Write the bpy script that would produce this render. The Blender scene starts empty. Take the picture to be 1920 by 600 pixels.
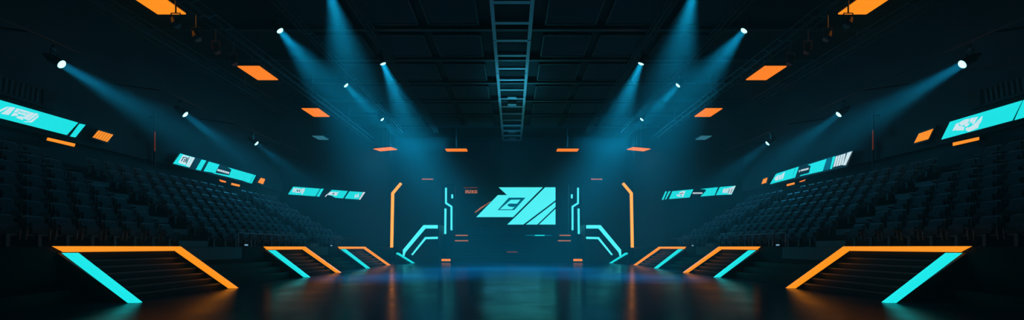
import bpy, bmesh, math, random
from mathutils import Vector, Matrix
random.seed(7)
S = bpy.context.scene
COL = S.collection
PI = math.pi
# ------------------------------------------------------------------ camera
F = 800.0                # focal length in pixels of the 1920 x 600 frame
CX, HY = 960.0, 463.0    # vanishing point of the hall
EYE = 1.5
cam = bpy.data.cameras.new('camera')
cam.sensor_width = 36.0
cam.lens = 36.0 * F / 1920.0
cam.shift_y = (HY - 300.0) / 1920.0
cam.clip_end = 300
cam_o = bpy.data.objects.new('camera', cam)
COL.objects.link(cam_o)
cam_o.location = (0, 0, EYE)
cam_o.rotation_euler = (PI/2, 0, 0)
S.camera = cam_o

# ------------------------------------------------------------------ materials
def mat(name, col, rough=0.5, metal=0.0, spec=0.5, noise=0.0, nscale=6.0, bump=0.0):
    m = bpy.data.materials.new(name); m.use_nodes = True
    nt = m.node_tree; b = nt.nodes['Principled BSDF']
    b.inputs['Base Color'].default_value = (*col, 1)
    b.inputs['Roughness'].default_value = rough
    b.inputs['Metallic'].default_value = metal
    b.inputs['Specular IOR Level'].default_value = spec
    if noise or bump:
        tc = nt.nodes.new('ShaderNodeTexCoord')
        n = nt.nodes.new('ShaderNodeTexNoise'); n.inputs['Scale'].default_value = nscale
        n.inputs['Detail'].default_value = 5
        nt.links.new(tc.outputs['Object'], n.inputs['Vector'])
        if noise:
            r = nt.nodes.new('ShaderNodeMapRange')
            r.inputs['To Min'].default_value = max(0.02, rough - noise)
            r.inputs['To Max'].default_value = min(1, rough + noise)
            nt.links.new(n.outputs['Fac'], r.inputs['Value'])
            nt.links.new(r.outputs['Result'], b.inputs['Roughness'])
        if bump:
            bp = nt.nodes.new('ShaderNodeBump'); bp.inputs['Strength'].default_value = bump
            bp.inputs['Distance'].default_value = 0.02
            nt.links.new(n.outputs['Fac'], bp.inputs['Height'])
            nt.links.new(bp.outputs['Normal'], b.inputs['Normal'])
    return m

def glow(name, col, strength=1.0):
    m = bpy.data.materials.new(name); m.use_nodes = True
    nt = m.node_tree; b = nt.nodes['Principled BSDF']
    b.inputs['Base Color'].default_value = (0.01, 0.01, 0.01, 1)
    b.inputs['Roughness'].default_value = 0.4
    b.inputs['Emission Color'].default_value = (*col, 1)
    b.inputs['Emission Strength'].default_value = strength
    return m

CYAN = (0.012, 0.80, 0.82)
ORANGE = (1.0, 0.30, 0.010)
M = dict(
    wall=mat('wall_paint', (0.007, 0.028, 0.042), 0.75, noise=0.15, nscale=0.8),
    ceiling=mat('ceiling_deck', (0.006, 0.008, 0.010), 0.7, noise=0.1),
    concrete=mat('stand_concrete', (0.004, 0.006, 0.008), 0.7, spec=0.15, noise=0.15, nscale=2.0, bump=0.1),
    step=mat('step_vinyl', (0.006, 0.007, 0.008), 0.5, spec=0.2, noise=0.1, nscale=3.0),
    nosing=mat('step_nosing', (0.10, 0.10, 0.10), 0.35, metal=0.6),
    seat=mat('seat_plastic', (0.18, 0.22, 0.25), 0.30, noise=0.08, nscale=8),
    aisle=mat('aisle_concrete', (0.10, 0.12, 0.13), 0.5, noise=0.1),
    fascia=mat('fascia_panel', (0.05, 0.058, 0.068), 0.55, noise=0.1),
    seatpad=mat('seat_fabric', (0.03, 0.042, 0.05), 0.75, noise=0.1, nscale=30),
    metal=mat('truss_metal', (0.06, 0.065, 0.07), 0.42, metal=0.55, noise=0.1),
    alu=mat('truss_aluminium', (0.55, 0.57, 0.58), 0.45, metal=0.5, noise=0.1),
    steel=mat('rail_steel', (0.35, 0.36, 0.38), 0.3, metal=0.9),
    black=mat('fixture_black', (0.012, 0.012, 0.014), 0.4, metal=0.2, noise=0.05),
    housing=mat('screen_housing', (0.008, 0.010, 0.013), 0.35, noise=0.05),
    panel=mat('acoustic_panel', (0.024, 0.032, 0.036), 0.8, noise=0.1, nscale=10),
    stage=mat('stage_deck', (0.008, 0.016, 0.022), 0.4, noise=0.12, nscale=2),
    cyan=glow('led_cyan', CYAN, 1.12),
    cyan_far=glow('led_cyan_stage', (0.075, 0.95, 1.0), 1.2),
    cyan_dim=glow('led_cyan_dim', (0.0, 0.16, 0.26), 0.8),
    ice=glow('screen_white', (0.62, 0.92, 1.0), 1.0),
    orange=glow('led_orange', (1.0, 0.31, 0.012), 1.1),
    orange_deep=glow('led_orange_ceiling', (1.0, 0.26, 0.02), 1.06),
    orange_post=glow('led_orange_post', (1.0, 0.36, 0.04), 1.6),
    orange_dim=glow('led_orange_dim', (0.85, 0.30, 0.11), 0.52),
    orange_faint=glow('led_orange_faint', (1.0, 0.16, 0.05), 0.12),
    lens=glow('lamp_lens', (0.30, 0.92, 1.0), 3.0),
    teal_panel=glow('downlight_teal', (0.05, 0.30, 0.42), 0.55),
    step_lamp=glow('step_lamp', (0.35, 0.7, 1.0), 0.6),
)

def floor_material():
    m = bpy.data.materials.new('polished_dark_floor'); m.use_nodes = True
    nt = m.node_tree; N = nt.nodes; L = nt.links; b = N['Principled BSDF']
    tc = N.new('ShaderNodeTexCoord')
    b.inputs['Base Color'].default_value = (0.003, 0.031, 0.057, 1)
    n1 = N.new('ShaderNodeTexNoise'); n1.inputs['Scale'].default_value = 0.55; n1.inputs['Detail'].default_value = 6
    n1.inputs['Roughness'].default_value = 0.6
    L.new(tc.outputs['Object'], n1.inputs['Vector'])
    mr = N.new('ShaderNodeMapRange'); mr.inputs['From Min'].default_value = 0.3; mr.inputs['From Max'].default_value = 0.7
    mr.inputs['To Min'].default_value = 0.13; mr.inputs['To Max'].default_value = 0.23
    L.new(n1.outputs['Fac'], mr.inputs['Value'])
    # scuffs: thin scratches raise the roughness
    mp = N.new('ShaderNodeMapping'); mp.inputs['Scale'].default_value = (0.35, 2.4, 1); mp.inputs['Rotation'].default_value = (0, 0, 0.25)
    L.new(tc.outputs['Object'], mp.inputs['Vector'])
    n2 = N.new('ShaderNodeTexNoise'); n2.inputs['Scale'].default_value = 1.6; n2.inputs['Detail'].default_value = 8
    L.new(mp.outputs['Vector'], n2.inputs['Vector'])
    ad = N.new('ShaderNodeMath'); ad.operation = 'MULTIPLY_ADD'
    L.new(n2.outputs['Fac'], ad.inputs[0]); ad.inputs[1].default_value = 0.07
    L.new(mr.outputs['Result'], ad.inputs[2])
    L.new(ad.outputs['Value'], b.inputs['Roughness'])
    bp = N.new('ShaderNodeBump'); bp.inputs['Strength'].default_value = 0.035; bp.inputs['Distance'].default_value = 0.02
    L.new(n2.outputs['Fac'], bp.inputs['Height']); L.new(bp.outputs['Normal'], b.inputs['Normal'])
    b.inputs['Specular IOR Level'].default_value = 0.5; b.inputs['IOR'].default_value = 1.085
    return m
M['floor'] = floor_material()

# ------------------------------------------------------------------ builders
class MB:
    def __init__(s): s.v = []; s.f = []
    def add(s, vs, fs):
        o = len(s.v); s.v += [tuple(p) for p in vs]; s.f += [tuple(i + o for i in f) for f in fs]; return s
    def box(s, a, b):
        x0, x1 = sorted((a[0], b[0])); y0, y1 = sorted((a[1], b[1])); z0, z1 = sorted((a[2], b[2]))
        return s.add([(x0,y0,z0),(x1,y0,z0),(x1,y1,z0),(x0,y1,z0),(x0,y0,z1),(x1,y0,z1),(x1,y1,z1),(x0,y1,z1)],
                     [(0,3,2,1),(4,5,6,7),(0,1,5,4),(1,2,6,5),(2,3,7,6),(3,0,4,7)])
    def prism(s, pts, d):
        d = Vector(d); P = [Vector(p) for p in pts]; n = len(P)
        area = Vector((0,0,0))
        for i in range(n): area += P[i].cross(P[(i+1) % n])
        if area.dot(d) > 0: P.reverse()
        vs = P + [p + d for p in P]
        fs = [tuple(range(n)), tuple(range(2*n-1, n-1, -1))]
        fs += [(i, i+n, (i+1) % n + n, (i+1) % n) for i in range(n)]
        return s.add(vs, fs)
    def tube(s, a, b, r, n=8, r2=None):
        a = Vector(a); b = Vector(b); r2 = r if r2 is None else r2
        d = (b - a).normalized(); u = d.orthogonal().normalized(); w = d.cross(u)
        vs = []
        for c, q in ((a, r), (b, r2)):
            for i in range(n):
                t = 2*PI*i/n; vs.append(c + (u*math.cos(t) + w*math.sin(t))*q)
        fs = [(i, (i+1) % n, (i+1) % n + n, i+n) for i in range(n)]
        fs += [tuple(range(n-1, -1, -1)), tuple(range(n, 2*n))]
        return s.add(vs, fs)
    def bar(s, a, b, w, h):
        """square bar from a to b"""
        a = Vector(a); b = Vector(b); d = (b - a).normalized()
        up = Vector((0,0,1)) if abs(d.z) < 0.9 else Vector((1,0,0))
        u = d.cross(up).normalized()*w/2; t = u.cross(d).normalized()*h/2
        vs = [c + p for c in (a, b) for p in (-u-t, u-t, u+t, -u+t)]
        return s.add(vs, [(0,3,2,1),(4,5,6,7),(0,1,5,4),(1,2,6,5),(2,3,7,6),(3,0,4,7)])
    def mesh(s, name, material, bevel=0.0, smooth=False, segs=1):
        me = bpy.data.meshes.new(name); me.from_pydata(s.v, [], s.f)
        bm = bmesh.new(); bm.from_mesh(me)
        bmesh.ops.recalc_face_normals(bm, faces=bm.faces)
        if bevel:
            bmesh.ops.bevel(bm, geom=[e for e in bm.edges if len(e.link_faces) == 2 and e.calc_face_angle() > 0.6],
                            offset=bevel, segments=segs, affect='EDGES', clamp_overlap=True)
        if smooth:
            for f in bm.faces: f.smooth = True
            me.update()
        bm.to_mesh(me); bm.free()
        me.materials.append(M[material] if isinstance(material, str) else material)
        return me
    def build(s, name, material, parent=None, bevel=0.0, smooth=False, label=None, segs=1):
        o = bpy.data.objects.new(name, s.mesh(name, material, bevel, smooth, segs)); COL.objects.link(o)
        if parent is not None:
            o.parent = parent
            o.matrix_parent_inverse = Matrix.Identity(4)
            o.location = -Vector(origin(parent))
        if label: o['label'] = label
        return o
def origin(o):
    p = Vector((0,0,0))
    while o is not None: p += o.location; o = o.parent
    return p
def tag(o, label=None, cat=None, group=None, kind=None):
    if label: o['label'] = label
    if cat: o['category'] = cat
    if group: o['group'] = group
    if kind: o['kind'] = kind
    return o
def thing(name, label, cat, loc=(0,0,0), group=None, kind=None):
    o = bpy.data.objects.new(name, None); COL.objects.link(o); o.empty_display_size = 0.2
    o.location = loc
    return tag(o, label, cat, group, kind)
def pix(px, py, Y):
    """point at depth Y seen at a pixel"""
    return Vector(((px-CX)/F*Y, Y, EYE + (HY-py)/F*Y))
def on_plane(px, py, p0, n):
    d = Vector(((px-CX)/F, 1, (HY-py)/F)); o = Vector((0,0,EYE))
    t = (Vector(p0) - o).dot(n)/d.dot(n)
    return o + d*t

# ------------------------------------------------------------------ room
RX, RY0, RY1, RZ = 20.5, -9.0, 48.5, 14.0
def struct(name, mb, m, label=None, cat=None):
    return tag(mb.build(name, m), label, cat, None, 'structure')
struct('floor', MB().box((-RX-.5, RY0-.5, -0.3), (RX+.5, RY1+.5, 0)), 'floor', 'dark polished arena floor with scuffed reflections', 'floor')
struct('ceiling', MB().box((-RX-.5, RY0-.5, RZ), (RX+.5, RY1+.5, RZ+.3)), 'ceiling', 'black ceiling deck above the trusses', 'ceiling')
SWE = 37.7          # side walls end where the angled corner walls begin
struct('wall_left', MB().box((-RX-.4, RY0, 0), (-RX, SWE, RZ)), 'wall', 'dark side wall behind the left stand', 'wall')
struct('wall_right', MB().box((RX+.4, RY0, 0), (RX, SWE, RZ)), 'wall', 'dark side wall behind the right stand', 'wall')
struct('wall_back', MB().box((-13.6, RY1, 0), (13.6, RY1+.4, RZ)), 'wall', 'dark wall behind the stage', 'wall')
struct('wall_front', MB().box((-RX, RY0-.4, 0), (RX, RY0, RZ)), 'wall', 'dark wall closing the hall', 'wall')
for sg, nm in ((-1, 'left'), (1, 'right')):
    struct('wall_corner_'+nm, MB().prism([(sg*RX, SWE, 0), (sg*13.2, 45.98, 0), (sg*13.2, RY1, 0), (sg*13.6, RY1, 0), (sg*13.6, 46.1, 0), (sg*(RX+.4), SWE+.1, 0), (sg*(RX+.4), SWE, 0)], (0,0,RZ)), 'wall',
           'angled dark wall between the %s stand and the stage' % nm, 'wall')
# ------------------------------------------------------------------ haze in the air
hz = bpy.data.materials.new('stage_haze'); hz.use_nodes = True
nt = hz.node_tree
for n in list(nt.nodes):
    if n.type == 'BSDF_PRINCIPLED': nt.nodes.remove(n)
vs = nt.nodes.new('ShaderNodeVolumeScatter')
vs.inputs['Color'].default_value = (0.30, 0.92, 1.0, 1); vs.inputs['Density'].default_value = 0.007; vs.inputs['Anisotropy'].default_value = 0.25
nt.links.new(vs.outputs['Volume'], [n for n in nt.nodes if n.type == 'OUTPUT_MATERIAL'][0].inputs['Volume'])
haze = MB().box((-RX-.9, RY0-.9, -0.9), (RX+.9, RY1+.9, RZ+.9)).build('haze', hz)
tag(haze, 'thin stage haze filling the whole hall', 'haze', None, 'stuff')

# ------------------------------------------------------------------ stands
PZ = 1.5           # top of the podium
FX = 12.2          # podium front
NR, PITCH, RISE = 7, 0.85, 0.5
STAND_END = 33.6
AISLES = [(16.75, 18.35), (27.5, 28.9)]
SIDE = {-1: 'left', 1: 'right'}
ORD = ['first','second','third','fourth','fifth','sixth','seventh','eighth','ninth','tenth','eleventh','twelfth','thirteenth']
def stand(sg):
    nm = SIDE[sg]
    t = thing('grandstand', 'tiered black grandstand base along the %s side of the floor' % nm, 'grandstand', (sg*FX, 20, 0), kind='structure')
    MB().box((sg*FX, RY0+.1, 0), (sg*(RX-.02), SWE-.1, PZ)).build('podium', 'concrete', t)
    MB().prism([(sg*FX, SWE-.1, 0), (sg*20.3, SWE-.1, 0), (sg*13.3, 45.6, 0), (sg*FX, 45.6, 0)], (0,0,PZ)).build('podium_corner', 'concrete', t)
    for k in range(1, NR):
        x0 = 12.75 + PITCH*k - 0.1
        MB().box((sg*x0, RY0+.1, PZ + RISE*(k-1)), (sg*(RX-.02), STAND_END, PZ + RISE*k)).build('tier', 'concrete', t)
    for (a, b) in ((15.7, 19.2), (25.1, 28.2)):
        MB().box((sg*(FX-.04), a, .98), (sg*(FX-.001), b, PZ-.01)).build('fascia_panel', 'fascia', t, label='grey fascia panel')
    for (a, b) in AISLES:   # half steps in the aisles
        for k in range(1, NR):
            x0 = 12.65 + PITCH*k
            o = MB().box((sg*(x0-.42), a, PZ + RISE*(k-1)), (sg*(x0), b, PZ + RISE*(k-1) + .25)).build('aisle_step', 'aisle', t)
            MB().box((sg*(x0-.425), a, PZ + RISE*(k-1)+.225), (sg*(x0-.37), b, PZ + RISE*(k-1) + .253)).build('nosing', 'nosing', o)
    # parapet behind the last row
    MB().box((sg*19.0, RY0+.1, PZ+RISE*(NR-1)), (sg*19.15, STAND_END, PZ+RISE*(NR-1)+.55)).build('parapet', 'concrete', t)
for sg in (-1, 1): stand(sg)

# ------------------------------------------------------------------ stadium seats
def rounded_slab(mb, prof_x, w, z0, z1, rc, th, lean):
    """upright slab across Y with rounded upper corners, leaning back with height; front face at prof_x"""
    pts = [(-w, z0), (w, z0)]
    for k in range(5):
        t = PI/2*k/4; pts.append((w - rc + rc*math.cos(t), z1 - rc + rc*math.sin(t)))
    for k in range(5):
        t = PI/2*k/4; pts.append((-w + rc - rc*math.sin(t), z1 - rc + rc*math.cos(t)))
    vs = [(prof_x - lean*(zz - z0), y, zz) for y, zz in pts] + [(prof_x - th - lean*(zz - z0), y, zz) for y, zz in pts]
    n = len(pts)
    mb.add(vs, [tuple(range(n)), tuple(range(2*n-1, n-1, -1))] + [(i, (i+1) % n, (i+1) % n + n, i + n) for i in range(n)])
    return mb
def seat_meshes():
    # local frame: seat faces +X, width along Y, origin on the tier under the seat centre; the cushion is folded up
    W = 0.275
    back = rounded_slab(MB(), -.15, W, .36, .87, .075, .055, .22).mesh('backrest', 'seat', 0.014, segs=2)
    pad = rounded_slab(MB(), -.165-.012, W-.05, .60, .83, .05, .03, .22)
    pad = MB().add([(x+.01, y, zz) for x, y, zz in pad.v], pad.f).mesh('back_pad', 'seatpad', 0.008)
    cu = rounded_slab(MB(), -.015, W-.035, .37, .66, .09, .085, .16).mesh('cushion', 'seatpad', 0.015, segs=2)
    arm = []
    for q in (-1, 1):
        aa = MB(); y0, y1 = q*(W+.004), q*(W+.042)
        aa.prism([(x, y0, z) for x, z in [(-.19,.20),(-.24,.575),(.10,.575),(.12,.55),(.10,.525),(-.06,.50),(-.10,.20)]], (0, y1-y0, 0))
        arm.append(aa.mesh('armrest', 'seat', 0.008))
    p = MB(); p.box((-.16,-.05,0.015), (-.06,.05,.36)); p.box((-.22,-.14,0), (.04,.14,.02)); p.box((-.20,-W,.30), (-.12,W,.355))
    return back, pad, cu, arm, p.mesh('pedestal', 'metal', 0.006)
BK, BPAD, CU, ARM, PED = seat_meshes()
proto_parts = [('backrest', BK), ('back_pad', BPAD), ('cushion', CU), ('armrest', ARM[0]), ('armrest', ARM[1]), ('pedestal', PED)]
PROTO = None
def place_seat(x, y, z, sg, label, group):
    global PROTO
    if PROTO is None:
        r = thing('stadium_seat', label, 'seat', (x, y, z), group)
        kids = []
        for n, me in proto_parts:
            c = bpy.data.objects.new(n, me); COL.objects.link(c); c.parent = r; kids.append(c)
        PROTO = (r, kids)
    else:
        r = PROTO[0].copy(); COL.objects.link(r)
        r['label'] = label; r['group'] = group
        for k in PROTO[1]:
            c = k.copy(); COL.objects.link(c); c.parent = r
    r.location = (x, y, z); r.rotation_euler = (0, 0, 0 if sg < 0 else PI)
    return r
SP = 0.75
nseats = 0
ROWN = ['front row', 'second row', 'third row', 'fourth row', 'fifth row', 'sixth row', 'top row']
for sg in (-1, 1):
    blocks = [('near block', AISLES[0][0]-.40, -1, 40), ('middle block', AISLES[0][1]+.42, 1, 12), ('far block', AISLES[1][1]+.42, 1, 6)]
    for bn, y0, d, n in blocks:
        for k in range(NR):
            x = 13.05 + PITCH*k
            for i in range(n):
                y = y0 + d*SP*i
                if y < (x-.3)*F/980.0: break
                lab = 'dark stadium seat, %s stand, %s, %s from the floor, %s from the aisle' % (SIDE[sg], bn, ROWN[k], ORD[i])
                if k in (0, NR-1): lab = 'dark stadium seat, %s stand, %s, %s, %s from the aisle' % (SIDE[sg], bn, ROWN[k], ORD[i])
                place_seat(sg*x, y, PZ + RISE*k, sg, lab, 'seats of the %s stand, %s' % (SIDE[sg], bn))
                nseats += 1
print('SEATS', nseats)

# ------------------------------------------------------------------ lit stairs
def stair(sg, Y0, Y1, label, near_led='cyan', far_led='orange', top=1.5, foot=10.0, topx=12.2, nstep=7, top_led=True, ground_far='orange'):
    t = thing('lit_staircase', label, 'staircase', (sg*(foot+1), (Y0+Y1)/2, 0), 'lit staircases up to the stands')
    run = topx - foot
    zt = top - 0.16
    for i in range(nstep-1):
        x0 = foot + 0.27 + (run-.1)*(i+1)/nstep
        z1 = (top-.2)*(i+1)/nstep
        o = MB().box((sg*x0, Y0+.14, z1-(top-.2)/nstep), (sg*(topx-.002), Y1-.14, z1)).build('step', 'step', t)
        MB().box((sg*(x0-.012), Y0+.14, z1-.03), (sg*(x0+.035), Y1-.14, z1+.004)).build('nosing', 'nosing', o, label='thin metal step nosing')
    # near wall
    wn = MB().prism([(sg*(foot+.25), Y0, 0), (sg*(topx-.003), Y0, 0), (sg*(topx-.003), Y0, zt), (sg*(topx-.01), Y0, zt)], (0, .12, 0)).build('side_wall', 'step', t)
    if near_led:
        MB().prism([(sg*(foot), Y0-.04, .004), (sg*(foot+.26), Y0-.04, .004), (sg*(topx-.17), Y0-.04, zt), (sg*(topx-.47), Y0-.04, zt)], (0, .16, 0)).build('light_strip', near_led, wn, label='glowing %s slanted strip' % near_led.split('_')[0])
    # far wall
    wf = MB().prism([(sg*(foot+.22), Y1-.12, 0), (sg*(topx-.003), Y1-.12, 0), (sg*(topx-.003), Y1-.12, top)], (0, .12, 0)).build('side_wall', 'step', t)
    if far_led:
        zl = top + .02
        MB().prism([(sg*(foot), Y1-.16, .004), (sg*(foot+.27), Y1-.16, .004), (sg*(topx-.0), Y1-.16, zl-.17), (sg*(topx+.10), Y1-.16, zl-.17), (sg*(topx+.10), Y1-.16, zl), (sg*(topx-.09), Y1-.16, zl)], (0, .16, 0)).build('light_strip', far_led, wf, label='glowing %s slanted strip' % far_led.split('_')[0])
    if top_led:
        e = MB()
        x0, x1 = sg*(topx-.09), sg*(topx+.0)
        e.prism([(x0, Y0+.16, top-.14), (x0, Y1-.16, top-.14), (x0, Y1-.16, top+.02), (x0, Y0-.12, top+.02)], (x1-x0, 0, 0))
        e.build('landing_strip', far_led, t, label='glowing orange strip along the landing edge')
    return t
STAIRS = [(11.43, 15.6, 'nearest'), (21.05, 25.0, 'second'), (30.0, 35.2, 'third')]
for sg in (-1, 1):
    for (a, b, w) in STAIRS:
        pos = {'nearest': 'largest and nearest', 'second': 'second from the front', 'third': 'third from the front'}[w]
        stair(sg, a, b, 'black staircase edged in cyan and orange light, %s side, %s' % (SIDE[sg], pos))
    stair(sg, 38.4, 39.6, 'small low staircase with one thin cyan strip, %s side, beside the stage' % SIDE[sg], near_led=None, far_led='cyan', top=.95, foot=9.0, topx=10.6, nstep=4, top_led=False)
# long low steps between the staircases
for sg in (-1, 1):
    for (a, b, w) in ((15.75, 20.85, 'nearest and second'), (25.15, 29.8, 'second and third'), (-4.0, 11.2, 'frame edge and nearest')):
        t = thing('bench_steps', 'long low black steps on the %s side between the %s staircases' % (SIDE[sg], w) if w[0] != 'f' else 'long low black steps on the %s side in front of the nearest staircase' % SIDE[sg],
                  'steps', (sg*11.5, (a+b)/2, 0), 'low steps along the podium')
        if w[0] == 'f':
            MB().box((sg*11.6, a, 0), (sg*12.19, b, .35)).build('step', 'step', t); continue
        for i in range(3):
            MB().box((sg*(10.9+.42*i), a, .26*i), (sg*12.19, b, .26*(i+1))).build('step', 'step', t)
# ------------------------------------------------------------------ guard rails on the podium edge and lamps
for sg in (-1, 1):
    for (a, b, wd) in ((19.3, 27.2, 'before the middle block'), (29.4, 33.2, 'before the far block')):
        t = thing('guard_rail', 'low steel guard rail on the %s podium edge %s' % (SIDE[sg], wd), 'railing', (sg*12.4, (a+b)/2, PZ), 'guard rails')
        MB().tube((sg*12.4, a, PZ+.64), (sg*12.4, b, PZ+.64), .022).build('top_rail', 'metal', t)
        n = int((b-a)/1.1)+1
        for i in range(n+1):
            y = a+.02 + (b-a-.04)*i/n
            MB().tube((sg*12.4, y, PZ), (sg*12.4, y, PZ+.64), .022).build('post', 'steel' if i < 2 else 'metal', t)
    for (y, wd) in ((19.75, 'nearer'), (29.05, 'farther')):
        t = thing('step_light', 'small white marker lamp at the %s aisle foot, %s podium edge' % (wd, SIDE[sg]), 'lamp', (sg*12.3, y, PZ), 'aisle marker lamps')
        MB().box((sg*12.23, y-.09, PZ), (sg*12.37, y+.09, PZ+.06)).build('body', 'black', t, .01)
        MB().box((sg*12.25, y-.07, PZ+.06), (sg*12.35, y+.07, PZ+.12)).build('lamp_cover', 'step_lamp', t, .015)

# ------------------------------------------------------------------ ribbon screens on the side walls
def plate(pts, n, off, th):
    n = Vector(n)
    return MB().prism([Vector(p) + n*off for p in pts], n*th)
def inset_quads(name, polys, p0, n, off, th, matn, parent, label=None):
    for q in polys:
        o = plate([on_plane(x, y, p0, n) for x, y in q], n, off, th).build(name, matn, parent, label=label)
def ribbon(label, p0, n, housing, panels, logos=(), darks=(), dim=(), orange=None):
    n = Vector(n).normalized()
    c = sum((on_plane(x, y, p0, n) for x, y in housing), Vector())/len(housing)
    t = thing('ribbon_screen', label, 'screen', c, 'ribbon screens around the hall')
    plate([on_plane(x, y, p0, n) for x, y in housing], n, -.12, .12).build('housing', 'housing', t)
    inset_quads('display_panel', panels, p0, n, .0, .03, 'cyan', t, 'glowing cyan display panel')
    inset_quads('display_panel', dim, p0, n, .0, .02, 'cyan_dim', t, 'dim teal display panel')
    inset_quads('emblem_piece', logos, p0, n, .03, .012, 'ice', t, 'white emblem or lettering piece')
    inset_quads('emblem_line', darks, p0, n, .042, .008, 'housing', t, 'dark line inside the emblem')
    return t
def sc(pts, ox, oy, k): return [(ox + x/k, oy + y/k) for x, y in pts]
def scs(l, ox, oy, k): return [sc(p, ox, oy, k) for p in l]
WX = 20.0
NL, NRt = (1, 0, 0), (-1, 0, 0)
PL, PR = (-WX, 0, 0), (WX, 0, 0)
z = lambda l: scs(l, 0, 170, 5.0)
ribbon('long cyan ribbon screen with white emblem, nearest on the left wall', PL, NL,
       sc([(-300,-16),(815,308),(715,452),(-300,160)], 0, 170, 5),
       z([[(-300,2),(728,300),(622,415),(-300,182)], [(744,309),(797,320),(703,437),(655,429)]]),
       z([[(-40,196),(52,152),(84,152),(20,186),(-40,214)], [(92,152),(136,160),(72,228),(0,216),(40,190)],
          [(150,166),(180,172),(150,205),(120,200)], [(186,173),(276,200),(262,214),(172,190)], [(118,206),(150,212),(165,235),(95,238)],
          [(160,196),(200,206),(185,222),(160,216)], [(205,206),(240,215),(225,235),(190,225)], [(250,216),(266,221),(225,262),(172,243),(180,236),(220,246)],
          [(160,240),(215,262),(200,276),(140,250)],
          [(280,202),(318,210),(240,272),(222,266)], [(328,210),(352,218),(262,282),(244,275)], [(354,228),(352,246),(290,298),(232,296),(212,288),(270,288)]]))
z = lambda l: scs(l, 300, 270, 6.0)
ribbon('cyan ribbon screen with white square emblem and dark lettered box, second on the left wall', PL, NL,
       sc([(215,98),(1085,345),(1022,455),(135,230)], 300, 270, 6),
       z([[(228,107),(386,153),(325,264),(146,220)], [(466,175),(516,186),(455,297),(402,288)],
          [(548,198),(665,231),(618,325),(490,306)], [(618,325),(775,352),(770,372),(590,328)], [(765,264),(970,322),(930,412),(770,372),(803,288)],
          [(972,323),(1052,345),(1004,438),(932,413)], [(1058,347),(1076,352),(1028,444),(1012,441)]]),
       z([[(252,122),(322,142),(296,182),(276,236),(200,210)], [(330,142),(352,148),(306,250),(284,244)], [(358,148),(386,155),(326,262),(310,256)]]
         + [[(646+i*19, 281+i*5.2), (660+i*19, 285+i*5.2), (652+i*19, 306+i*5.2), (640+i*19, 303+i*5.2)] for i in range(7)]),
       z([[(252,142),(306,156),(300,165),(250,150)], [(250,150),(258,152),(236,196),(228,192)], [(296,156),(304,158),(282,206),(272,202)], [(262,168),(290,176),(284,184),(258,177)],
          [(262,182),(270,184),(262,206),(252,202)], [(318,148),(324,150),(290,220),(283,218)]]))
DL0, DLn = Vector((-18.2, 39.8, 0)), Vector((5.0, -4.75, 0)).normalized()
DLn = Vector((5.3, -4.7, 0)).normalized()
z = lambda l: scs(l, 530, 335, 11.294)
ribbon('slanted cyan ribbon screens with small white emblems in the far left corner', DL0, DLn,
       sc([(200,150),(1765,275),(1645,462),(90,345)], 530, 335, 11.294),
       z([[(222,168),(790,212),(690,374),(112,332)], [(808,212),(868,214),(772,382),(712,376)],
          [(1040,236),(1376,262),(1276,418),(1110,404),(1040,362),(940,340)], [(1416,266),(1690,284),(1600,440),(1312,420)]]),
       z([[(236,190),(262,206),(220,290),(196,282)], [(262,206),(330,200),(250,290),(232,296)], [(340,206),(400,222),(380,296),(260,302)], [(410,210),(474,205),(420,300),(392,300)], [(440,290),(470,240),(410,336),(380,330)],
          [(1000,280),(1100,282),(1040,350),(930,340)], [(1110,282),(1150,290),(1110,360),(1060,350)], [(1160,290),(1196,260),(1130,368),(1110,362)], [(930,330),(945,340),(905,388),(890,382)],
          [(1540,332),(1564,330),(1560,400),(1512,404)], [(1580,350),(1600,300),(1610,380),(1580,410)], [(1700,284),(1746,286),(1638,446),(1606,442)]]),
       z([[(300,240),(330,250),(318,275),(296,268)], [(350,235),(372,240),(352,280),(338,278)], [(1060,305),(1090,310),(1078,335),(1052,328)]]))
# right wall
z = lambda l: scs(l, 1690, 170, 5.0)
ribbon('long cyan ribbon screen with white emblem, nearest on the right wall', PR, NRt,
       sc([(448,282),(1500,-25),(1500,165),(362,472)], 1690, 170, 5),
       z([[(462,292),(1136,92),(1042,280),(380,458)], [(1150,88),(1480,-12),(1480,160),(1066,276)]]),
       z([[(520,310),(552,300),(520,368),(486,378)], [(556,296),(600,272),(640,262),(640,290),(580,330),(556,322)], [(536,320),(552,330),(600,340),(590,372),(520,374)],
          [(650,262),(690,250),(680,296),(650,300)], [(610,300),(650,306),(620,340),(600,332)], [(700,250),(726,244),(690,308),(668,316)], [(690,316),(766,236),(766,256),(680,340),(650,342)],
          [(766,262),(748,300),(700,345),(668,352)], [(612,350),(735,318),(724,350),(640,385),(612,372)]]))
z = lambda l: scs(l, 1400, 270, 6.0)
ribbon('cyan ribbon screen with dark lettered gap and white bar emblem, second on the right wall', PR, NRt,
       sc([(320,325),(1205,68),(1130,255),(255,466)], 1400, 270, 6),
       z([[(334,335),(546,268),(514,386),(266,452)], [(556,264),(588,256),(544,380),(520,384)], [(690,234),(900,168),(856,304),(600,362),(608,350),(705,326),(726,246)],
          [(975,142),(1000,140),(960,280),(940,282)]]),
       z([[(322,380),(360,350),(370,352),(356,410),(324,410)], [(376,350),(396,345),(386,400),(366,404)], [(404,338),(436,314),(412,392),(396,396)]]
         + [[(596,296),(604,294),(600,316),(592,318)]] + [[(616+i*15, 289-i*3.6), (627+i*15, 286-i*3.6), (623+i*15, 306-i*3.6), (612+i*15, 309-i*3.6)] for i in range(6)]
         + [[(1012+i*29, 140-i*9), (1034+i*29, 132-i*9), (1002+i*29, 250-i*5), (980+i*29, 262-i*8)] for i in range(4)] + [[(1140,98),(1192,82),(1120,238),(1092,240)]]),
       (), z([[(904,166),(968,148),(928,284),(860,302)]]))
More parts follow.
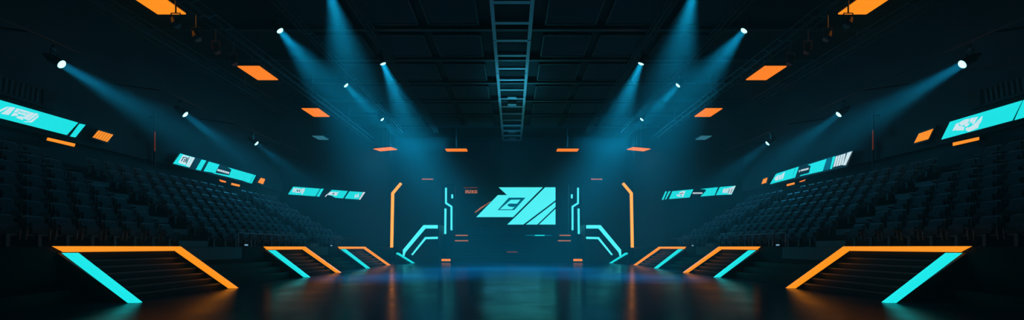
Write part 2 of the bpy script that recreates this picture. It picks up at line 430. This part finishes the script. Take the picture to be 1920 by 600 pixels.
DR0, DRn = Vector((18.2, 39.8, 0)), Vector((-5.3, -4.7, 0)).normalized()
z = lambda l: scs(l, 1230, 335, 11.294)
ribbon('slanted cyan ribbon screens with white emblems in the far right corner', DR0, DRn,
       sc([(180,258),(1705,132),(1600,350),(105,462)], 1230, 335, 11.294),
       z([[(200,270),(236,268),(158,446),(122,448)], [(270,268),(312,264),(216,438),(192,440)], [(350,266),(792,224),(710,398),(276,432)],
          [(940,220),(1314,180),(1240,354),(940,378),(1000,320),(1050,270),(1060,232)], [(1354,178),(1690,148),(1600,336),(1270,350)]]),
       z([[(500,290),(560,262),(628,262),(600,330),(500,340)], [(440,330),(500,346),(540,384),(480,380),(440,356)], [(550,340),(600,336),(580,382),(550,384)],
          [(1420,240),(1450,210),(1480,210),(1460,300),(1410,300)], [(1490,206),(1530,204),(1510,300),(1470,304)], [(1540,202),(1690,150),(1650,230),(1600,332),(1520,320)]]
         + [[(786+i*26, 292), (804+i*26, 290), (800+i*26, 322), (782+i*26, 324)] for i in range(8)]),
       z([[(520,310),(580,300),(572,316),(512,326)], [(1560,220),(1572,218),(1540,310),(1528,312)], [(1610,210),(1622,206),(1590,310),(1578,312)]]))

# orange striped emblem boards and orange bars under the screens
def emblem_board(label, p0, n, back, bars):
    n = Vector(n).normalized()
    c = sum((on_plane(x, y, p0, n) for x, y in back), Vector())/4
    t = thing('emblem_board', label, 'sign', c, 'orange striped emblem boards')
    plate([on_plane(x, y, p0, n) for x, y in back], n, -.2, .2).build('backboard', 'housing', t)
    inset_quads('light_bar', bars, p0, n, 0, .03, 'orange', t, 'slanted glowing orange bar')
k5 = lambda l, ox, oy, k: scs(l, ox, oy, k)
def slant_bars(tl, tr, br, bl, n, gap=.35):
    out = []
    L = lambda a, b, t: (a[0]+(b[0]-a[0])*t, a[1]+(b[1]-a[1])*t)
    for i in range(n):
        a, b = i/n, (i+1-gap)/n
        out.append([L(tl,tr,a), L(tl,tr,b), L(bl,br,b), L(bl,br,a)])
    return out
emblem_board('orange striped emblem beside the nearest left ribbon screen', PL, NL, [(184,241),(216,249),(203,270),(171,259)], slant_bars((184.5,244.5),(213,253),(202,266.5),(173.5,257.5), 6))
emblem_board('small orange emblem after the second left ribbon screen', PL, NL, [(487,331),(499,335),(494,348),(482,343)], slant_bars((489,333.5),(497,336),(493,345.5),(483.5,342), 3, .15))
emblem_board('orange striped emblem beside the nearest right ribbon screen', PR, NRt, [(1722,246),(1756,235),(1742,262),(1711,273)], slant_bars((1724,250.5),(1751.5,241),(1742,260.5),(1715,268), 6))
emblem_board('small orange emblem before the second right ribbon screen', PR, NRt, [(1431,335),(1441,331),(1439,344),(1426,347)], slant_bars((1431.5,336),(1439.5,333),(1437,342.5),(1428.5,345), 3, .15))
def wall_bar(label, p0, n, q, m='orange', th=.1):
    n = Vector(n).normalized()
    c = sum((on_plane(x, y, p0, n) for x, y in q), Vector())/4
    t = thing('light_bar', label, 'light', c, 'orange light bars')
    cc = (sum(p[0] for p in q)/4, sum(p[1] for p in q)/4)
    back = [(cc[0]+(x-cc[0])*1.02, cc[1]+(y-cc[1])*1.15) for x, y in q]
    plate([on_plane(x, y, p0, n) for x, y in back], n, -.3, .3).build('housing', 'housing', t)
    plate([on_plane(x, y, p0, n) for x, y in q], n, 0, .04).build('diffuser', m, t, label='glowing orange diffuser')
wall_bar('orange light bar under the nearest left ribbon screen', PL, NL, [(89,258),(140,269.5),(138,275),(87,263)])
wall_bar('orange light bar under the nearest right ribbon screen', PR, NRt, [(1788,267.5),(1836,257),(1836,262.5),(1788,273.5)])
wall_bar('shorter orange dash under the second left ribbon screen', PL, NL, [(411,336.5),(423,340),(422,342.5),(413,340.5)], 'orange_deep')
wall_bar('longer orange dash under the second left ribbon screen', PL, NL, [(434,343),(449,346.5),(448,350),(433,346.5)])
wall_bar('longer orange dash under the second right ribbon screen', PR, NRt, [(1476,345.5),(1490,342),(1490,345.5),(1476,349)])
wall_bar('shorter orange dash under the second right ribbon screen', PR, NRt, [(1500,340),(1511,336.5),(1508,339.5),(1500,341.5)], 'orange_deep')
for sg in (-1, 1):   # thin upright glowing tubes on the side walls
    t = thing('wall_tube_light', 'thin dim orange upright tube on the %s wall between two ribbon screens' % SIDE[sg], 'light', (sg*20.3, 23.9, 6), 'upright wall tubes')
    xx = sg*20.15; Y = F*20.15/ (670 if sg < 0 else 677)
    MB().tube((xx, Y, 5.9), (xx, Y, 9.2), .05).build('pole', 'metal', t)
    MB().tube((xx-sg*.06, Y-.06, 6.9), (xx-sg*.06, Y-.06, 8.0), .025).build('tube', 'orange_faint', t, label='dim orange tube')
    for zz in (6.2, 8.8): MB().box((xx, Y-.03, zz), (sg*RX, Y+.03, zz+.06)).build('bracket', 'metal', t)
    # grille of the upper level above the nearest screen
    t = thing('wall_grille', 'dark slatted grille high on the %s wall above the nearest ribbon screen' % SIDE[sg], 'grille', (sg*20.3, 16, 8), 'wall grilles')
    MB().box((sg*20.2, 13.5, 7.55), (sg*(RX-.01), 18.9, 8.35)).build('backing', 'black', t)
    mb = MB()
    for i in range(24):
        y = 13.7 + i*.19
        mb.prism([(sg*20.2, y, 7.65), (sg*20.2, y+.09, 7.65), (sg*20.2, y+.16, 8.25), (sg*20.2, y+.07, 8.25)], (-sg*.04, 0, 0))
    mb.build('slats', 'metal', t)
    MB().box((sg*20.14, 18.35, 7.62), (sg*20.2, 18.8, 8.28)).build('end_panel', 'panel', t)
# fascia band under the screens
for sg in (-1, 1):
    o = struct('trim_%d' % (1 if sg < 0 else 2), MB().box((sg*20.26, RY0+.1, 6.35), (sg*(RX-.005), SWE-.1, 7.35)), 'wall', 'dark fascia band carrying the %s ribbon screens' % SIDE[sg], 'trim')

# ------------------------------------------------------------------ stage
st = thing('stage_steps', 'wide dark stage steps with small glowing markers under the main screen', 'stage', (0, 44, 0), kind='structure')
NS = 10; SH = 0.285; SY = 41.4; SD = 0.36
for i in range(NS):
    o = MB().box((-6.15, SY + SD*i, SH*i), (6.15, 48.45, SH*(i+1))).build('step', 'stage', st)
    MB().box((-6.15, SY + SD*i - .01, SH*(i+1)-.035), (6.15, SY + SD*i + .05, SH*(i+1)+.004)).build('nosing', 'nosing', o)
def riser_mark(px0, px1, py, step, m):
    Y = SY + SD*step; 
    zc = SH*(step+.5)
    x0, x1 = (px0-CX)/F*Y, (px1-CX)/F*Y
    MB().box((x0, Y-.045, zc-.055), (x1, Y+.0, zc+.055)).build('step_marker', m, st, label='small glowing step marker')
riser_mark(854, 877, 439, 9, 'orange_dim'); riser_mark(853, 878, 451, 7, 'orange_dim')
riser_mark(1049, 1070, 439, 9, 'orange_dim'); riser_mark(1046, 1070, 451, 7, 'orange_dim')
riser_mark(950, 970, 471, 3, 'orange_faint')
riser_mark(1003, 1021, 439, 9, 'cyan'); riser_mark(986, 1003, 439, 9, 'cyan_dim'); riser_mark(1021, 1034, 439, 9, 'cyan_dim')
# wings either side: sloped parapets edged with cyan bands
def mirror(pts, sg): return [(CX + (x-CX)*(-sg), y) for x, y in pts]   # points are given for the left side
WY = 41.0
for sg in (-1, 1):
    t = thing('stage_ramp', 'sloped stage side ramp edged with bright cyan bands, %s of the stage' % SIDE[sg], 'ramp', (sg*8.5, 42, 0), 'stage side ramps')
    q = mirror([(752,493.2),(752,470),(793,421),(823,421),(823,493.2)], sg)
    P = [pix(x, y, WY) for x, y in q]
    for p in P: p.z = max(p.z, 0)
    MB().prism(P, (0, 3.0, 0)).build('body', 'stage', t)
    for q in ([(755.5,468.5),(794,422),(821,422),(821,428.5),(798,428.5),(760.5,473),(757.5,483),(755.5,482)],
              [(771,477.5),(797,444.5),(821,443.8),(821,448),(799,448.4),(774,478.5)]):
        MB().prism([pix(x, y, WY) - Vector((0,.05,0)) for x, y in mirror(q, sg)], (0, .049, 0)).build('light_band', 'cyan_far', t, label='bright cyan light band')
    # pylons framing the screen
    t = thing('stage_pylon', 'dark upright pylon with branching cyan light lines, %s of the main screen' % SIDE[sg], 'pylon', (sg*6.6, 44.3, 0), 'stage pylons')
    PY = 44.6
    a, b = pix(828, 345, PY).x, pix(853, 345, PY).x
    MB().box((-sg*a if sg > 0 else a, PY, 0), (-sg*b if sg > 0 else b, PY+.8, pix(0, 345, PY).z)).build('column', 'stage', t, .03)
    for q in ([(834.6,352),(838,352),(838,380),(848.3,386.5),(848.3,432),(844.8,431.5),(844.8,388.5),(834.6,382)],
              [(833.4,391),(837.2,391),(836.8,438.5),(833,439)], [(846.3,364.5),(849.6,364.5),(849.6,372),(846.3,372)]):
        MB().prism([pix(x, y, PY) - Vector((0,.05,0)) for x, y in mirror(q, sg)], (0, .049, 0)).build('light_line', 'cyan_far', t, label='cyan light line')
    # bent orange posts
    t = thing('light_post', 'tall slim orange glowing post bent inward at its top, %s of the stage' % SIDE[sg], 'light', (sg*12.0, 42.5, 0), 'bent orange light posts')
    OY = 42.6
    pts = [pix(x, y, OY) for x, y in mirror([(733.6,464),(736,362),(752,343)], sg)]
    foot = pts[0].copy(); foot.z = 0.08
    MB().tube((foot.x, OY, 0), (foot.x, OY, .08), .35, 20).build('base', 'black', t, .01)
    MB().bar(foot + Vector((0,.06,0)), pts[0] + Vector((0,.06,0)), .22, .14).build('pole', 'black', t)
    q = mirror([(731.6,464),(733.4,361.5),(750,342),(753.6,344.5),(738.4,363),(736.4,464)], sg)
    MB().prism([pix(x, y, OY) for x, y in q], (0, .16, 0)).build('light_tube', 'orange_post', t, label='glowing orange tube')
    # floor lamp in front of the stage
    t = thing('stage_floor_light', 'small orange grille light on the floor at the %s foot of the stage' % SIDE[sg], 'light', (sg*6.4, 41.0, 0), 'stage floor lights')
    x0, x1 = sorted(((828-CX)/F*40.9*-sg, (845-CX)/F*40.9*-sg))
    MB().box((x0-.05, 40.9, 0), (x1+.05, 41.2, .42)).build('housing', 'black', t, .02)
    n = 8
    for i in range(n):
        xa = x0 + (x1-x0)*i/n
        MB().box((xa, 40.86, .14), (xa + (x1-x0)/n*.8, 40.9, .35)).build('light_cell', 'orange', t)
    # dashes high on the back wall
    a, b = [CX + (x-CX)*(-sg) for x in (791, 812)]
    t = thing('light_bar', 'thin orange dash high on the back wall, %s of the main screen' % SIDE[sg], 'light', pix((a+b)/2, 336, 48.3), 'orange light bars')
    p, q = pix(a, 336, 48.3), pix(b, 336, 48.3)
    MB().box((min(p.x,q.x)-.05, 48.3, p.z-.12), (max(p.x,q.x)+.05, 48.49, p.z+.12)).build('housing', 'black', t)
    MB().box((min(p.x,q.x), 48.26, p.z-.06), (max(p.x,q.x), 48.3, p.z+.06)).build('diffuser', 'orange_dim', t)
# main screen
MY = 47.6
t = thing('main_screen', 'big stage screen with angular cyan graphic and slanted stripes', 'screen', pix(955, 386, MY))
c0, c1 = pix(864, 346, MY), pix(1044, 423, MY)
MB().box((c0.x, MY, c0.z), (c1.x, MY+.3, c1.z)).build('housing', 'housing', t, .03)
for xx in (-3.5, 3.5): MB().box((xx-.1, MY+.3, 3.0), (xx+.1, 48.49, 7.5)).build('mount', 'metal', t)
z = lambda l: scs(l, 860, 340, 6.667)
P0, Pn = Vector((0, MY, 0)), Vector((0,-1,0))
inset_quads('graphic_shape', z([[(500,75),(1052,75),(680,447),(220,447),(490,172),(605,172)],
                        [(1080,75),(1210,75),(1210,237),(808,540),(606,540),(706,447)],
                        [(1210,258),(1210,322),(982,540),(840,540)], [(1210,344),(1210,540),(1004,540)]]), P0, Pn, 0, .03, 'cyan_far', t, 'cyan graphic shape')
inset_quads('emblem_piece', z([[(628,204),(834,204),(815,228),(650,232),(520,345),(486,360)], [(834,204),(694,360),(660,358),(700,318),(770,232),(758,228)], [(486,360),(694,360),(680,350),(510,350)],
            [(612,290),(640,278),(736,280),(715,302),(690,322),(640,318),(612,304)]]), P0, Pn, .03, .01, 'cyan_dim', t, 'dark teal piece of the slanted square emblem')
inset_quads('accent_line', z([[(200,388),(206,396),(300,330),(400,255),(396,250),(345,284),(270,328)]]), P0, Pn, .031, .012, 'orange_dim', t, 'thin orange accent line')
inset_quads('caption_mark', z([[(85,108),(102,108),(98,150),(80,150)],[(108,108),(120,108),(116,150),(104,150)],[(124,106),(140,140),(136,150),(120,150)],[(144,106),(158,106),(152,150),(140,150)],
        [(164,112),(190,110),(182,150),(160,150)],[(196,110),(232,110),(232,122),(196,124)],[(194,130),(212,130),(210,150),(190,150)],[(218,130),(234,128),(232,150),(216,150)]]), P0, Pn, 0, .02, 'orange_dim', t, 'orange caption mark')
inset_quads('caption_mark', z([[(62,74),(235,74),(235,84),(62,84)]]), P0, Pn, 0, .02, 'orange_faint', t, 'faint orange caption line')

# ------------------------------------------------------------------ ceiling: ladder truss, girders, panels
LZ = EYE + 12.0
t = thing('ladder_truss', 'central ladder truss running the length of the ceiling', 'truss', (0, 30, LZ))
for sx in (-1, 1):
    for i in range(9):
        ya = 6 + i*4.7
        MB().box((sx*1.0-.10, ya, LZ-.02), (sx*1.0+.10, ya+4.62, LZ+.16)).build('rail', 'alu', t)
for i in range(22):
    y = 7.3 + 1.95*i
    MB().box((-.9, y-.13, LZ), (.9, y+.13, LZ+.12)).build('rung', 'alu', t)
for y in (34.3, 36.0, 44.6, 46.0, 47.3):
    MB().box((-.36, y-.22, LZ-.03), (.36, y+.22, LZ+.02)).build('plate', 'alu', t, label='pale plate between the rungs')
for i in range(6):
    for sx in (-1, 1): MB().tube((sx, 8.5+7*i, LZ+.16), (sx, 8.5+7*i, RZ), .03).build('hanger', 'metal', t)
GY = [16.2, 20.1, 24.0, 27.9, 31.8, 35.7, 39.6, 43.5]
for i, gy in enumerate(GY):
    HX = min(RX-.02, 20.5 - (gy-37.7)*.882 - .3) if gy > 37 else RX-.02
    t = thing('roof_girder', 'dark lattice girder crossing the ceiling, %s from the camera end' % ORD[i], 'girder', (0, gy, LZ+.1), 'roof girders')
    for zz in (LZ-.0, RZ-.1):
        for dy in (0,):
            MB().box((-HX, gy-.12, zz-.07+.25 if zz < 13.7 else zz-.07), (HX, gy+.12, zz+.07+.25 if zz < 13.7 else zz+.07)).build('chord', 'metal', t)
    mb = MB(); x = -HX+.2; up = 1
    while x < HX-.8:
        a, b = (LZ+.2, RZ-.12) if up else (RZ-.12, LZ+.2)
        mb.bar((x, gy, a), (x+.7, gy, b), .05, .05); x += .7; up = 1-up
    mb.build('lattice', 'metal', t)
for i in range(len(GY)-1):
    y0, y1 = GY[i]+.55, GY[i+1]-.55
    for sx in (-1, 1):
        for (a, b) in ((1.8, 4.6), (5.1, 8.2), (8.7, 11.6)):
            o = thing('ceiling_panel', 'grey rectangular acoustic panel hung between roof girders near the ladder truss', 'panel', (sx*(a+b)/2, (y0+y1)/2, RZ-.3), 'ceiling panels')
            MB().box((sx*a, y0, RZ-.28), (sx*b, y1, RZ-.2)).build('panel_board', 'panel', o, .015)
            f = MB()
            for (p, q, r, s_) in ((a, b, y0, y0+.08), (a, b, y1-.08, y1), (a, a+.08, y0, y1), (b-.08, b, y0, y1)):
                f.box((sx*p, r, RZ-.32), (sx*q, s_, RZ-.282))
            f.build('frame', 'metal', o)
            for yy in (y0+.4, y1-.4): MB().tube((sx*(a+b)/2, yy, RZ-.2), (sx*(a+b)/2, yy, RZ), .02, 6).build('hanger', 'metal', o)
# longitudinal trusses: beside the orange panels and over the side walls
def long_truss(x, zz, w, h, label, y0=8.0, y1=44.0, hang=True):
    t = thing('lighting_truss', label, 'truss', (x, 26, zz), 'long trusses')
    for dx in (-w/2, w/2):
        for dz in (0, h):
            MB().tube((x+dx, y0, zz+dz), (x+dx, y1, zz+dz), .028, 8).build('chord', 'metal', t)
    mb = MB(); y = y0; up = 1
    while y < y1-.5:
        for dx in (-w/2, w/2):
            mb.tube((x+dx, y, zz+(0 if up else h)), (x+dx, y+.6, zz+(h if up else 0)), .014, 6)
        mb.tube((x-w/2, y, zz), (x+w/2, y+.6*(1 if up else 1), zz), .014, 6)
        y += .6; up = 1-up
    mb.build('lattice', 'metal', t)
    if hang:
        for yy in range(int(y0)+2, int(y1), 7): MB().tube((x, yy, zz+h), (x, yy, RZ), .02, 6).build('hanger', 'steel', t)
for sg in (-1, 1):
    long_truss(sg*14.5, EYE+10.75, .45, .45, 'long lattice truss carrying unlit lamps beside the %s orange ceiling panels' % SIDE[sg])
    long_truss(sg*19.4, EYE+11.2, .5, .6, 'long lattice truss high along the %s wall' % SIDE[sg], y1=37.4)
    long_truss(sg*11.4, EYE+11.8, .3, .3, 'long lattice truss carrying the %s middle spotlights' % SIDE[sg])
    long_truss(sg*7.8, EYE+11.8, .3, .3, 'long lattice truss carrying the %s inner spotlights' % SIDE[sg])
    # bar along the wall for the outer lamps
    t = thing('lighting_bar', 'long pipe on wall arms carrying the outer spotlights on the %s' % SIDE[sg], 'pipe', (sg*18, 24, 9.6), 'lighting bars')
    MB().tube((sg*18, 9, 9.55), (sg*18, 36, 9.55), .03).build('pipe', 'black', t)
    for yy in (10, 16, 22, 28, 34): MB().bar((sg*18, yy, 9.55), (sg*(RX-.03), yy, 9.9), .06, .06).build('arm', 'black', t)

# ------------------------------------------------------------------ spotlights with beams
SPOT_COL = (0.014, 0.56, 1.0)
def spotlight(loc, target, hang_z, label, size, power, group, mesh=[]):
    loc = Vector(loc); d = (Vector(target) - loc).normalized()
    t = thing('stage_spotlight', label, 'spotlight', loc, group)
    up = Vector((0,0,1)); u = d.cross(up).normalized(); w = u.cross(d)
    R = .185
    b = MB().tube(loc - d*.05, loc - d*.40, R, 20, R*.92)
    b.tube(loc - d*.40, loc - d*.55, R*.92, 20, R*.5)
    b.tube(loc - d*.55, loc - d*.62, R*.35, 12, R*.35)
    b.build('lamp_can', 'black', t)
    r = MB(); 
    n = 20; vs = []; fs = []
    for c, q in ((loc - d*.06, R*1.06), (loc + d*.0, R*1.06), (loc + d*.0, R*.93), (loc - d*.06, R*.93)):
        vs += [c + (u*math.cos(2*PI*i/n) + w*math.sin(2*PI*i/n))*q for i in range(n)]
    for k in range(4):
        fs += [(k*n+i, k*n+(i+1) % n, ((k+1) % 4)*n+(i+1) % n, ((k+1) % 4)*n+i) for i in range(n)]
    r.add(vs, fs); r.build('rim', 'black', t)
    vs = []; fs = []; n = 24; prof = [(-.03, .92), (.015, .91), (.045, .74), (.062, .50), (.07, .22)]
    for h, q in prof: vs += [loc + d*h + (u*math.cos(2*PI*i/n) + w*math.sin(2*PI*i/n))*R*q for i in range(n)]
    for k in range(len(prof)-1): fs += [(k*n+i, k*n+(i+1) % n, (k+1)*n+(i+1) % n, (k+1)*n+i) for i in range(n)]
    fs += [tuple(range(n-1, -1, -1)), tuple(range((len(prof)-1)*n, len(prof)*n))]
    MB().add(vs, fs).build('lens', 'lens', t, smooth=True, label='blazing white cyan lens')
    pv = loc - d*.25
    y = MB(); top = pv + Vector((0,0,.38))
    for q in (-1, 1):
        y.bar(pv + u*q*(R+.03), top + u*q*(R+.03), .03, .05)
    y.bar(top - u*(R+.045), top + u*(R+.045), .05, .03)
    y.build('yoke', 'black', t)
    MB().tube(top, (top.x, top.y, hang_z), .02).build('hanging_rod', 'steel', t)
    MB().box((top.x-.07, top.y-.07, hang_z-.10), (top.x+.07, top.y+.07, hang_z-.0)).build('clamp', 'black', t, .01)
    ld = bpy.data.lights.new('spot_beam', 'AREA'); ld.energy = power; ld.color = SPOT_COL
    ld.shape = 'DISK'; ld.size = R*1.7; ld.spread = math.radians(size)
    lo = bpy.data.objects.new('spot_beam', ld); COL.objects.link(lo); lo.parent = t
    lo.location = d*.085; lo.rotation_euler = d.to_track_quat('-Z', 'Y').to_euler()
PW = 160
def aim(px, py, Y, sg):
    p = pix(px, py, Y); p.x *= -sg; return p
for sg in (-1, 1):
    for (y, tg, size, p, w) in [(17.05, (742,490,22), 28, .55, 'nearest'), (23.5, (700,480,28), 32, .42, 'second'), (30.05, (720,455,34), 32, .32, 'third')]:
        # the lamp hangs from the pipe along the wall
        spotlight((sg*18, y, EYE+7.3), aim(*tg, sg), 9.52, 'spotlight throwing a teal beam off the %s wall pipe, %s from the front' % (SIDE[sg], w), size, PW*p, 'outer spotlights')
    for (y, x, tg, size, p, w) in [(21.7, 11.8, (800,392,24), 42, 1.7, 'nearest'), (29.04, 11.3, (800,318,30.6), 38, 1.1, 'second'), (36.8, 11.2, (800,320,37.5), 44, .7, 'third')]:
        spotlight((sg*x, y, EYE+11), aim(*tg, sg), EYE+11.74, 'spotlight with teal beam on the %s middle truss, %s from the front' % (SIDE[sg], w), size, PW*p, 'middle spotlights')
    for (y, x, tg, size, p, w) in [(18.2, 7.8, (680,230,19.5), 42, 1.9, 'nearest, only its beam showing'), (25.6, 7.74, (780,268,26.8), 38, 2.7, 'farther')]:
        spotlight((sg*x, y, EYE+11), aim(*tg, sg), EYE+11.74, 'spotlight with teal beam on the %s inner truss, %s' % (SIDE[sg], w), size, PW*p, 'inner spotlights')

# unlit lamps on the trusses
for sg in (-1, 1):
    for i, y in enumerate((18.4, 19.6, 20.9, 22.2)):
        x = sg*14.5; zz = EYE+10.68
        t = thing('unlit_lamp', 'unlit black stage lamp hanging from the %s lattice truss, %s from the front' % (SIDE[sg], ORD[i]), 'lamp', (x, y, zz), 'unlit truss lamps')
        c = Vector((x, y, zz-1.0)); d = Vector((-sg*.5, -.35, -.8)).normalized()
        MB().tube(c - d*.25, c + d*.2, .13, 16, .19).build('lamp_can', 'black', t)
        MB().tube(c + d*.19, c + d*.20, .16, 16).build('lens', 'steel', t, label='dark glass lens')
        MB().bar((x-.2, y, zz-.98), (x-.2, y, zz-.6), .03, .03).bar((x+.2, y, zz-.98), (x+.2, y, zz-.6), .03, .03).bar((x-.2, y, zz-.6), (x+.2, y, zz-.6), .03, .03).build('yoke', 'black', t)
        MB().tube((x, y, zz-.6), (x, y, zz+.02), .03).build('hanging_rod', 'steel', t)

# ------------------------------------------------------------------ orange ceiling panels
def orange_panel(x, y, zz, w, l, rot, label, m='orange_deep'):
    t = thing('ceiling_panel_light', label, 'ceiling light', (x, y, zz), 'orange ceiling panels')
    R = Matrix.Rotation(rot, 3, 'Z')
    def q(hw, hl, z0): return [Vector((x, y, zz+z0)) + R @ Vector(p) for p in ((-hw,-hl,0),(hw,-hl,0),(hw,hl,0),(-hw,hl,0))]
    MB().prism(q(w/2+.05, l/2+.05, .06), (0,0,.12)).build('housing', 'black', t)
    MB().prism(q(w/2, l/2, 0), (0,0,.06)).build('diffuser', m, t, .015, label='glowing orange diffuser')
    for s_ in (-1, 1):
        p = Vector((x, y, zz+.18)) + R @ Vector((0, s_*l*.3, 0))
        MB().tube(p, (p.x, p.y, RZ), .018, 6).build('hanger', 'steel', t)
for sg in (-1, 1):
    for i, y in enumerate((19.15, 27.1, 35.05)):
        orange_panel(sg*16.1, y, EYE+11, 1.35, 2.1, 0, 'glowing orange ceiling panel on the %s, %s from the front' % (SIDE[sg], ORD[i]), 'orange' if i == 0 else 'orange_deep')
    orange_panel(sg*13.0, 43.8, EYE+10, 2.1, 1.1, sg*.35, 'glowing orange ceiling panel turned askew over the %s stage corner' % SIDE[sg])
    orange_panel(sg*5.75, 44.2, EYE+10, 2.2, 1.1, 0, 'glowing orange ceiling panel over the stage, %s of its centre' % SIDE[sg])
    # dim teal downlight
    x, y, zz = sg*17.6, 39.2, EYE+10.0
    t = thing('downlight', 'dim teal flat downlight near the far %s corner' % SIDE[sg], 'ceiling light', (x, y, zz), 'dim teal downlights')
    MB().box((x-.5, y-.7, zz+.05), (x+.5, y+.7, zz+.15)).build('housing', 'black', t)
    MB().box((x-.45, y-.65, zz), (x+.45, y+.65, zz+.05)).build('diffuser', 'teal_panel', t)
    MB().tube((x, y, zz+.15), (x, y, RZ), .02, 6).build('hanger', 'metal', t)

# ------------------------------------------------------------------ added fill lights without fixtures for roof, stage and seats
def area(loc, target, power, sx, sy, col):
    ld = bpy.data.lights.new('added_stage_fill', 'AREA'); ld.energy = power; ld.color = col; ld.shape = 'RECTANGLE'; ld.size = sx; ld.size_y = sy
    lo = bpy.data.objects.new('added_stage_fill', ld); COL.objects.link(lo); lo.location = loc
    lo.rotation_euler = (Vector(target) - Vector(loc)).to_track_quat('-Z', 'Y').to_euler()
# added fill without a fixture, from the stage deck up into the roof
area((0, 45.6, 3.1), (0, 34, 14), 35, 6, .5, (0.06, 0.6, 1.0))
area((0, 41.0, 13.0), (0, 48.5, 5.5), 170, 18, .8, (0.02, 0.52, 1.0))   # added fill brightening the back wall and the haze before it
ld = bpy.data.lights.new('added_truss_fill', 'SPOT'); ld.energy = 2200; ld.color = (0.04, 0.6, 1.0); ld.spot_size = math.radians(24); ld.spot_blend = 1.0; ld.shadow_soft_size = .2  # added fill that brightens the ladder truss, no lamp stands here
lo = bpy.data.objects.new('added_truss_fill', ld); COL.objects.link(lo); lo.location = (0, 45.3, 3.2)
lo.rotation_euler = (Vector((0, 33, 13.5)) - lo.location).to_track_quat('-Z', 'Y').to_euler()
for sg in (-1, 1):   # added fill high behind the stage, put in to brighten the seats
    ld = bpy.data.lights.new('added_stand_fill', 'AREA'); ld.energy = 170; ld.color = (0.02, 0.55, 1.0)
    ld.shape = 'RECTANGLE'; ld.size = 6; ld.size_y = 1.0; ld.spread = math.radians(60)
    lo = bpy.data.objects.new('added_stand_fill', ld); COL.objects.link(lo); lo.location = (sg*9.4, 47.4, 13.0)
    lo.rotation_euler = (Vector((sg*15.5, 22, 3.5)) - lo.location).to_track_quat('-Z', 'Y').to_euler()
w = bpy.data.worlds.new('world'); S.world = w; w.use_nodes = True
w.node_tree.nodes['Background'].inputs['Color'].default_value = (0, 0, 0, 1)

# ------------------------------------------------------------------ render look
S.view_settings.view_transform = 'Standard'
S.view_settings.look = 'None'
S.view_settings.exposure = 0.0
S.view_settings.gamma = 1.0
S.view_settings.use_curve_mapping = False
cy = S.cycles
cy.use_denoising = True
try: cy.denoiser = 'OPENIMAGEDENOISE'
except Exception: pass
cy.use_adaptive_sampling = False
cy.max_bounces = 3; cy.diffuse_bounces = 1; cy.glossy_bounces = 2; cy.volume_bounces = 0; cy.transmission_bounces = 2
cy.sample_clamp_indirect = 4.0
cy.use_light_tree = True
bpy.context.view_layer.update()
